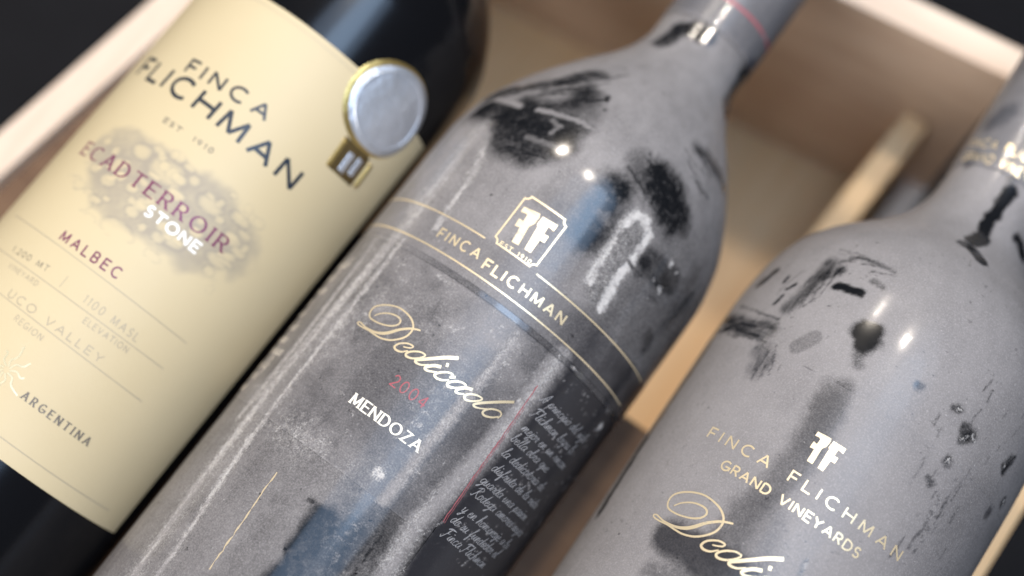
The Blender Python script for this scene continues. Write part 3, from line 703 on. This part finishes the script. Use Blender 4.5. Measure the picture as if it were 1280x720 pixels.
# ================================================================== bottle 2 : dusty, banded label
tgl = np.mean([B2.st(620, 360)[1], B2.st(560, 320)[1], B2.st(697, 420)[1], B2.st(745, 470)[1]])
tt2 = np.mean([B2.st(560, 352)[1], B2.st(640, 400)[1], B2.st(715, 458)[1]])
def paint2(P):
    b = B2; p = Painter(b, P, 21); m = p.m
    th = np.arctan2(P[:, 0], P[:, 2]); t = P[:, 1]
    big = fbm(P, 22.0, 3, 99); stk = fbm(P * np.array([1, 0.05, 1]), 2.6, 3, 77)
    d = 0.84 + 0.30 * (p.n2 - 0.5) + 0.30 * (big - 0.5) + 0.22 * (stk - 0.5) + 0.08 * (p.n1 - 0.5)
    c = np.zeros(len(P))
    # label area has held less dust, most of all round the lettering and on the text panel to the right
    tl0 = b.st(400, 570)[1]; tl1 = b.st(620, 385)[1]
    inl = sstep(tl0 - 0.3, tl0 + 0.3, t) * (1 - sstep(tl1 - 0.2, tl1 + 0.2, t))
    d = d * (1 - inl * 0.31)
    cen = m([(490, 470), (480, 500), (530, 530), (570, 520)], 58, 40)
    d = d - inl * cen * (0.27 + 0.6 * (p.n2 - 0.5)) + inl * (p.n2 - 0.5) * 0.5
    tl2 = b.st(480, 735)[1]
    sr = b.st(612, 570)[0]
    pan = sstep(sr - 0.3, sr + 0.3, th * b.R) * sstep(tl2 - 0.3, tl2 + 0.3, t) * (1 - sstep(tl1 - 0.2, tl1 + 0.2, t))
    d = d * (1 - 0.44 * pan)
    band = sstep(tl1 - 0.2, tl1 + 0.2, t) * (1 - sstep(b.st(645, 320)[1] - 1, b.st(645, 320)[1] + 1, t))
    d = d - band * (0.10 + 0.16 * sstep(-0.6, 0.3, th))
    d = d - 0.46 * sstep(0.25, 0.9, th) * (1 - sstep(15, 50, t))
    d = d - 0.40 * sstep(83, 86, t) * (0.5 + p.n2)
    # below the label, to the right: bare dark glass
    d = d - (t < tl0) * 0.22
    low = m([(470, 680), (520, 720), (560, 760)], 60, 40); d = d - 0.35 * low
    # dust streaks along the bottle
    def add(msk, k): 
        nonlocal d; d = np.maximum(d, msk * k)
    br = 0.55 + 0.9 * (p.ax - 0.5) * 2 + 0.5 * (p.n3 - 0.5)
    for pts, r, k, ck in (
        ([(525, 262), (430, 372), (350, 470), (240, 615), (165, 722)], 11, .95, .55),
        ([(505, 300), (395, 440), (300, 565), (225, 680), (195, 722)], 5, .95, .75),
        ([(470, 300), (380, 420), (300, 520)], 7, .9, .4),
        ([(645, 425), (560, 525), (480, 625)], 8, .85, .38),
        ([(700, 445), (610, 560), (520, 655), (480, 720)], 13, .9, .42),
        ([(618, 162), (600, 200), (570, 248), (545, 285)], 6, .95, .6),
        ([(598, 165), (560, 215), (515, 262)], 14, .95, .35)):
        k_ = m(pts, r, r * 0.9, 2)
        add(k_, k); c = np.maximum(c, k_ * ck * np.clip(br, 0, 1))
    # crusty ring and its tail
    cr = m([(738, 350), (752, 318), (772, 285), (795, 268), (809, 277), (810, 296), (795, 322), (772, 346), (752, 385)], 7, 4, 2)
    inn = m([(795, 285), (770, 325), (745, 365)], 14, 8, 2)
    d = d * (1 - 0.25 * inn); c = np.maximum(c, cr * np.clip(0.75 + 2.2 * (p.n1 - 0.45), 0.3, 1)); c = np.maximum(c, inn * 0.3)
    d = np.maximum(d, cr)
    # wiped and scraped places
    def wipe(pts, r, k=1.0, soft=None, warp=1, tex=None):
        nonlocal d, c
        q = m(pts, r, soft, warp)
        if tex is not None: q = np.clip(q * (0.2 + 1.5 * tex) + (q - 0.5) * 0.5, 0, 1) * (q > 0.01)
        q = q * (1 - 0.30 * np.clip(2.2 * (p.n1 - 0.42), 0, 1) - 0.22 * np.clip(3 * (p.n2 - 0.5), 0, 1))
        d = d * (1 - k * q); c = c * (1 - q)
    wipe([(612, 122), (650, 112), (700, 102), (742, 92)], 11, .9, 8)
    wipe([(604, 137), (640, 145), (672, 152)], 20, .95, 15); wipe([(596, 142), (622, 128)], 9, .9, 6)
    wipe([(655, 128), (690, 135), (720, 128), (735, 112)], 14, .9, 12)
    wipe([(645, 150), (640, 172), (662, 180), (695, 172)], 28, .95, 22, 1, 0.15 + p.n1)
    wipe([(705, 150), (735, 162)], 7, .6, 6)
    wipe([(690, 165), (725, 150), (735, 120)], 20, .6, 17, 1, p.n1); wipe([(700, 105), (755, 96)], 8, .7, 7, 1, p.ci)
    wipe([(757, 126), (760, 122)], 3.5, .95, 2); wipe([(754, 138)], 2, .9, 1.5)
    wipe([(826, 228), (838, 248), (842, 266)], 27, 1.0, 23, 1, 0.2 + p.ax); wipe([(806, 212), (830, 240)], 24, .6, 20, 1, 1.4 * p.ax - .1); wipe([(850, 262), (852, 285)], 14, .5, 12, 1, p.ax)
    wipe([(872, 186), (892, 208), (905, 235)], 9, .8, 8)
    wipe([(812, 330), (826, 342), (838, 352)], 17, .8, 9, 1, p.n1 + .15)
    wipe([(806, 330)], 9, .9); wipe([(832, 352)], 8, .9)
    wipe([(868, 345), (845, 385), (835, 405)], 14, .45, 13)
    wipe([(811, 418), (808, 434)], 8, .7, 5); 
    wipe([(768, 238), (752, 262), (735, 292)], 24, 1.0, 14); wipe([(722, 300), (705, 330)], 26, .35, 22); wipe([(715, 225), (695, 250)], 22, .25, 20)
    wipe([(700, 255), (690, 300)], 20, .18, 18)
    wipe([(828, 52), (845, 38), (866, 36), (884, 46)], 13, 1.0, 5); wipe([(908, 135), (918, 115), (934, 88)], 17, 1.0, 6)
    wipe([(404, 652), (372, 700), (340, 740)], 18, 1.0, 6); wipe([(440, 660), (400, 720)], 15, .85, 9)
    wipe([(388, 626), (392, 628)], 3.5, .9, 2)
    for a in ((3, 655, 145, 26, 14, 60, -14, 16, 46, 1.6), (4, 720, 112, 24, 10, 70, -10, 14, 50, 1.5), (5, 690, 165, 28, 12, 50, 18, 12, 40, 1.4), (6, 830, 240, 16, 18, 24, 40, 22, 42, 1.7),
              (7, 822, 345, 14, 14, 30, 44, 10, 26, 1.6), (8, 880, 205, 9, 12, 26, 44, 9, 30, 1.5), (10, 855, 395, 10, 26, 26, -38, 10, 44, 1.6), (11, 420, 690, 26, 20, 32, -42, 12, 60, 1.5)):
        for pts, r, k in drag_lines(*a): wipe(pts, r, k, r * .8, 2)
    # dust left standing inside the wiped shoulder
    for pts, r, k in (([(622, 124), (636, 127), (650, 132)], 5, .85), ([(672, 137), (690, 141), (720, 150), (748, 166)], 3.5, .8), ([(690, 150), (700, 158), (690, 166)], 3, .5), ([(660, 172), (700, 186)], 4, .4)):
        q = m(pts, r, r * .7, 2); d = np.maximum(d, q * k)
    # flakes
    for x, y, r, k in ((473, 592, 8, .8), (750, 533, 6, .9), (372, 541, 11, .45), (404, 556, 10, .4), (455, 400, 9, .4), (838, 330, 5, .7), (824, 362, 5, .6), (846, 340, 3, .6), (817, 350, 3, .6), (546, 519, 5, .3), (520, 530, 8, .3), (700, 640, 4, .3)):
        q = m([(x, y)], r, r * 0.5, 2); c = np.maximum(c, q * (k + 0.5 * (p.n1 - 0.5)))
    # crumbs scattered over the label
    crumbs = sstep(0.66, 0.76, p.n3) * sstep(0.45, 0.7, p.n2); c = np.maximum(c, crumbs * inl * 0.5)
    # powder clouds on the label
    for pts, r, k in (([(405, 430), (440, 395), (470, 375)], 26, .30), ([(360, 530), (380, 545)], 22, .42), ([(520, 525), (545, 505), (560, 490)], 22, .34), ([(500, 400), (540, 420)], 30, .14), ([(445, 600), (500, 590)], 30, .16), ([(450, 640), (430, 700)], 26, .2)):
        q = m(pts, r, r * .9, 1); c = np.maximum(c, q * k * np.clip(0.1 + 3.2 * (p.n1 - 0.38), 0, 1.4))
    fs = sstep(tt2 - .2, tt2 + .1, t) * (1 - sstep(tgl - 2.4, tgl - 2.1, t)); d = d * (1 - fs * (0.0 + 0.5 * m([(560, 365), (645, 405), (700, 445)], 60, 50)))
    # edges where label and film end collect dirt
    for pts in ([(330, 530), (400, 570), (470, 628)], [(500, 328), (560, 352), (640, 400), (715, 458), (760, 515)], [(552, 652), (520, 675), (505, 712)]):
        q = m(pts, 1.6, 1.2, 2); c = np.maximum(c, q * 0.45 * (0.3 + 1.4 * p.n1))
    q = m([(765, 425), (795, 452), (821, 482)], 3, 2.5, 2); c = np.maximum(c, q * 0.35)
    return {'dust': np.clip(d, 0, 0.98), 'crust': np.clip(c, 0, 1)}
r2 = bottle_root(B2, 'dust covered wine bottle dated 2004 with gold script and a double gold band')
revolve(B2, 'glass', M['dust_glass'], r2, -150, 90, fine=(-125, 90, 0.36, 2.5), paint=paint2, dth=0.36)
revolve(B2, 'capsule', M['dust_capsule'], r2, 84, 147, 0.35, fine=(84, 120, 0.6, 2), paint=paint2, dth=0.8)
b = B2
tl1 = b.st(620, 385)[1]; ttop = b.st(690, 353)[1]; sright = b.st(818, 482)[0]
tgu = np.mean([b.st(671, 342)[1], b.st(606, 299)[1], b.st(720, 380)[1], b.st(550, 268)[1]]); tgl = np.mean([b.st(620, 360)[1], b.st(560, 320)[1], b.st(697, 420)[1], b.st(745, 470)[1]])
band = patch(b, 'neck_band', M['dust_label'], r2, radians(-88) * b.R, sright, tgl - 2.2, tgu + 1.2, 0.07, 0.45, paint2)
tb2 = b.st(400, 570)[1]; tt2 = np.mean([b.st(560, 352)[1], b.st(640, 400)[1], b.st(715, 458)[1]])
sp = b.st(612, 570)[0]; tp2 = b.st(480, 735)[1]
lab2 = patch(b, 'label', M['dust_label'], r2, radians(-52) * b.R, sp - 0.3, tb2, tt2, 0.07, 0.45, paint2)
film = patch(b, 'clear_film', M['film'], r2, radians(-52) * b.R, radians(70) * b.R, tt2 + 0.15, tgl - 2.35, 0.06, 0.4, paint2)
pan2 = patch(b, 'text_panel', M['dust_label'], r2, sp, radians(88) * b.R, tp2, tt2, 0.065, 0.45, paint2)
panl = patch(b, 'text_panel', M['dust_label'], r2, radians(-90) * b.R, radians(-52) * b.R - 0.3, tb2, tt2, 0.06, 0.45, paint2)
O = 0.12
# gold lines and emblem
sL, sR = b.st(606, 299)[0], b.st(671, 342)[0]
pr = Print(b, O)
pr.ribbon([(radians(-80) * b.R, tgu), (sL, tgu)], 0.42, 2); pr.ribbon([(sR, tgu), (b.st(806, 470)[0], tgu)], 0.42, 2)
pr.ribbon([(radians(-80) * b.R, tgl), (b.st(776, 505)[0], tgl)], 0.42, 2)
pr.build('gold_line', 'worn gold print', band)
pr = Print(b, O); cs = [b.st(*p) for p in ((658, 243), (711, 277), (668, 337), (617, 302))]
cc = np.mean(cs, axis=0); hw = (np.linalg.norm(cs[1] - cs[0]) + np.linalg.norm(cs[2] - cs[3])) / 4; hh = (np.linalg.norm(cs[2] - cs[1]) + np.linalg.norm(cs[3] - cs[0])) / 4
q = 1.15; ring = []
for sx, sy, a0 in ((1, 1, 270), (-1, 1, 0), (-1, -1, 90), (1, -1, 180)):
    ring += [(cc[0] + sx * hw + q * cos(radians(a)), cc[1] + sy * hh + q * sin(radians(a))) for a in np.linspace(a0, a0 - 90, 6)]
pr.ribbon(ring + [ring[0], ring[1]], 0.42)
zF = lambda x, y: (590 + x / 5.14, 220 + y / 5.14)
f, k = similarity(B3.st(*zD(293, 474)), B3.st(*zD(802, 325)), b.st(*zF(255, 422)), b.st(*zF(552, 318)))
for poly in FF3: pr.poly(f(poly))
text(pr, 'EST', b.st(*zF(176, 442)), b.st(*zF(250, 488)), 1.0, .22, .5, px=False); text(pr, '1910', b.st(*zF(288, 512)), b.st(*zF(368, 566)), 1.0, .22, .6, px=False)
pr.build('emblem', 'gold print', band)
pr = Print(b, O); text(pr, 'FINCA', (546, 296), (596, 324), 12, .2, .55); text(pr, 'FLICHMAN', (602, 335), (701, 406), 12.5, .21, .5)
pr.build('lettering', 'gold print', band)
WST = word_st()
pr = Print(b, O)
for pts, w in WST: 
    wq = np.interp(np.linspace(0, len(pts) - 1, (len(pts) - 1) * 6 + 1), np.arange(len(pts)), w) if len(pts) > 2 else w
    pr.ribbon(catmull(pts), wq * 1.1)
pr.build('script_lettering', 'gold print', lab2)
pr = Print(b, O); text(pr, '2004', (487, 480), (528, 511), 13.5, .11, .42); 
a0 = b.st(672, 482); a1 = b.st(553, 652)
n = 40; rng = np.random.RandomState(2); pts = [a0 + (a1 - a0) * i / n + (rng.uniform(-.12, .12), 0) for i in range(n + 1)]
pr.ribbon(pts, np.array([0.16 + 0.12 * rng.rand() for _ in pts])); pr.ribbon([q + (0.5, 0) for q in pts[6:]], 0.09)
pr.build('red_print', 'red print', lab2)
pr = Print(b, O); text(pr, 'MENDOZA', (437, 503), (521, 565), 12.5, .22, .36, True, contrast=.5)
pr.build('lettering', 'cream print', lab2)
LINES = [((676, 497), 'A principio del siglo'), ((664, 516), 'Flichman logra lo'), ((651, 533), 'mejor en un rincon'), ((640, 548), 'bella obra que'), ((627, 565), 'la dedicatoria de'), ((615, 584), 'disfruta de la vida'),
         ((604, 602), 'guarda una pasion'), ((592, 616), 'Rodega amores suyos'), ((578, 636), 'y en homenaje a la'), ((567, 651), 'do su fundador el'), ((555, 668), 'Finca Flichman')]
for tab, side in ((pan2, 1), (panl, -1)):
    pr = Print(b, O)
    for i, (p, s_) in enumerate(LINES):
        q = b.st(*p)
        if side > 0: script(pr, s_, (sp + 1.6 + (i % 3) * 0.3, q[1] - 0.6), 2.75, 0.15, 0.95)
        else:
            if q[1] > tb2 + 1: script(pr, s_, (radians(-92) * b.R, q[1] - 0.6), 3.2, 0.30, 0.95)
    pr.build('script_lettering', 'faint grey print' if side > 0 else 'faint cream print', tab)
# gold scrape on the glass below the label
pr = Print(b, 0.05); q0 = b.st(346, 590); q1 = b.st(262, 712); n = 26; rng = np.random.RandomState(8)
pts = [q0 + (q1 - q0) * i / n + (rng.uniform(-.16, .16), 0) for i in range(n + 1)]
pr.ribbon(pts, np.array([0.1 + 0.4 * abs(sin(i * 0.9 + 0.4)) * (0.5 + rng.rand() * .6) for i in range(n + 1)]))
pr.build('gold_scrape', 'worn gold print', r2)
# red ring on the capsule
pr = Print(b, 0.42); tr_ = b.st(935, 20)[1]; pr.ribbon([(s_, tr_) for s_ in np.linspace(-pi * b.R, pi * b.R, 90)], 0.9)
pr.build('red_ring', 'red print', r2)

# ================================================================== bottle 3 : dusty, plain label
def paint3(P):
    b = B3; p = Painter(b, P, 63); m = p.m
    th = np.arctan2(P[:, 0], P[:, 2]); t = P[:, 1]
    big = fbm(P, 20.0, 3, 98); stk = fbm(P * np.array([1, 0.05, 1]), 2.2, 3, 76)
    d = 0.91 + 0.14 * (p.n2 - 0.5) + 0.16 * (big - 0.5) + 0.10 * (stk - 0.5) + 0.06 * (p.n1 - 0.5)
    c = np.zeros(len(P))
    tl = b.st(1060, 490)[1]
    d = d - 0.04 * (t < tl) - 0.22 * sstep(0.2, 1.1, th)
    d = d - 0.35 * sstep(91, 94, t) * (0.5 + p.n2)
    def wipe(pts, r, k=1.0, soft=None, warp=1, tex=None):
        nonlocal d, c
        q = m(pts, r, soft, warp)
        if tex is not None: q = np.clip(q * (0.2 + 1.6 * tex), 0, 1) * (q > 0.01)
        d = d * (1 - k * q); c = c * (1 - q)
    wipe([(1046, 358), (1056, 359), (1066, 364), (1076, 366)], 6.5, 1.0, 2.5, 2)
    wipe([(948, 356), (962, 346), (972, 338)], 7, .9, 3); wipe([(958, 350)], 3, .0)
    wipe([(980, 352), (985, 347)], 3.5, .95, 1.5, 2); wipe([(985, 361), (994, 356)], 3, .95, 1.5, 2); wipe([(968, 380), (978, 370)], 3, .9, 1.5, 2)
    wipe([(985, 385), (1010, 360), (1038, 330)], 9, .8, 8, 2, p.ax); wipe([(1030, 345), (1050, 338)], 8, .8, 6, 2, p.ax)
    wipe([(1040, 347), (1054, 334)], 2, .8, 1.2, 2)
    wipe([(1050, 328), (1075, 322), (1098, 330), (1118, 340)], 3, .6, 2.5, 2, p.n1)
    wipe([(1092, 352), (1104, 360)], 4, .6, 3, 2, p.n1)
    wipe([(996, 433), (1006, 428), (1018, 422)], 10, .33, 2, 0)
    wipe([(1078, 412), (1092, 416), (1084, 428)], 15, 1.0, 5); wipe([(1078, 440), (1072, 452)], 7, .6, 7)
    wipe([(900, 398), (930, 408), (962, 412)], 11, .95, 8, 2, p.ci); wipe([(905, 412), (948, 418)], 4, .9, 3, 2, p.ci)
    wipe([(952, 438), (956, 452), (945, 462)], 12, .6, 10, 2, p.ax)
    wipe([(942, 345), (918, 380), (890, 425), (850, 485), (800, 560), (750, 640)], 8, .9, 6)
    wipe([(1045, 492), (1025, 530), (1000, 575), (965, 610), (930, 640), (900, 690)], 20, .56, 10, 1); wipe([(1040, 500), (1010, 560)], 12, .35, 10)
    wipe([(838, 672), (870, 690), (920, 720), (880, 740)], 24, .9, 9, 1); wipe([(960, 640), (945, 700)], 22, .35, 14); wipe([(815, 715), (860, 725)], 14, .5, 10, 2, p.n1)
    for x, y in ((1150, 485), (1198, 511), (1208, 538), (1214, 548), (1203, 545), (1183, 578), (1163, 602), (1256, 583), (1262, 575), (1234, 643), (1253, 630)):
        r = 7 if y in (538, 548, 545) else 5
        wipe([(x, y)], r + 2, .75, 4, 1, p.n1 + .1)
        q = m([(x + 1, y - 1)], r, r * .6, 2); c = np.maximum(c, q * np.clip((p.n1 - 0.45) * 6, 0, 1) * .75)
    for pts in ([(1142, 690), (1166, 650), (1188, 620)], [(1156, 655), (1174, 622)], [(1000, 718), (1008, 700)]):
        q = m(pts, 3, 2.5, 2); d = d * (1 - .5 * q * (p.n1 > .5)); c = np.maximum(c, m([(x + 2, y - 1) for x, y in pts], 2, 2, 2) * .35)
    wipe([(1255, 590), (1268, 572)], 4, .8, 3, 2, p.n1); wipe([(1150, 700), (1210, 610), (1240, 690)], 30, .12, 26)
    for a in ((23, 1015, 360, 14, 10, 40, -42, 14, 34, 1.3), (24, 930, 408, 14, 8, 60, 12, 14, 44, 1.4), (25, 952, 452, 8, 10, 16, -34, 12, 26, 1.1), (26, 1170, 640, 26, 30, 30, -46, 12, 36, 1.2), (28, 1080, 330, 24, 8, 40, 6, 8, 30, 1.0), (29, 1240, 520, 20, 40, 30, -46, 10, 20, 1.1)):
        for pts, r, k in drag_lines(*a): wipe(pts, r, k * .8, r * .8, 2)
    # neck
    wipe([(1205, 305), (1216, 312), (1227, 326)], 10, 1.0, 2.5, 2); wipe([(1216, 302), (1228, 298)], 12, 1.0, 2.5, 2); wipe([(1230, 292), (1242, 266), (1264, 240)], 10, 1.0, 3); wipe([(1272, 300), (1279, 320)], 9, 1.0, 4)
    wipe([(1240, 155), (1260, 140)], 14, .6, 10); wipe([(1210, 205), (1220, 195)], 8, .6, 6); wipe([(1262, 230), (1278, 215)], 7, .6, 6)
    # the label's upper edge
    q = m([(945, 436), (1010, 460), (1060, 487), (1110, 520), (1160, 560)], 0.9, 0.6, 0); d = d * (1 - .35 * q)
    crumbs = sstep(0.70, 0.78, p.n3) * sstep(0.5, 0.75, p.n2); d = d * (1 - crumbs * 0.4)
    return {'dust': np.clip(d, 0, 0.98), 'crust': np.clip(c, 0, 1)}
r3 = bottle_root(B3, 'evenly dusty grey wine bottle with gold lettering and no gold band')
revolve(B3, 'glass', M['dust_glass'], r3, -150, 98, fine=(-70, 98, 0.36, 2.5), paint=paint3, dth=0.36)
revolve(B3, 'capsule', M['dust_capsule'], r3, 92, 149, 0.35, fine=(92, 130, 0.6, 2), paint=paint3, dth=0.8)
b = B3; tt3 = np.mean([b.st(*p)[1] for p in ((945, 436), (1010, 460), (1060, 487), (1110, 520))])
lab3 = patch(b, 'label', M['dust_label'], r3, b.st(935, 437)[0] - 1, radians(75) * b.R, -95, tt3, 0.07, 0.45, paint3)
O = 0.12
pr = Print(b, O)
for poly in FF3: pr.poly(poly)
pr.build('emblem', 'gold print', lab3)
pr = Print(b, O); text(pr, 'FINCA FLICHMAN', (884, 546), (1121, 701), 13.5, .17, .62); text(pr, 'GRAND VINEYARDS', (900, 585), (1070, 698), 11.5, .2, .36)
pr.build('lettering', 'gold print', lab3)
zC = lambda x, y: (810 + x / 6, 600 + y / 6)
f, k = similarity(B2.st(*zA(50, 240)), B2.st(*zA(618, 312)), b.st(*zC(40, 265)), b.st(*zC(640, 330)))
pr = Print(b, O)
for pts, w in WST:
    wq = np.interp(np.linspace(0, len(pts) - 1, (len(pts) - 1) * 6 + 1), np.arange(len(pts)), w) if len(pts) > 2 else w
    pr.ribbon(f(catmull(pts)), wq * k)
pr.build('script_lettering', 'gold print', lab3)
pr = Print(b, 0.45)
tq = b.st(1238, 195)[1]; R_ = b.R
text(pr, 'FINCA FLICHMAN', (radians(-70) * R_, tq + 2), (radians(40) * R_, tq + 2), 2.4, .25, .4, px=False); text(pr, 'GRAND VINEYARDS', (radians(-66) * R_, tq - 2.4), (radians(40) * R_, tq - 2.4), 2.4, .25, .35, px=False)
pr.build('lettering', 'worn gold print', r3)
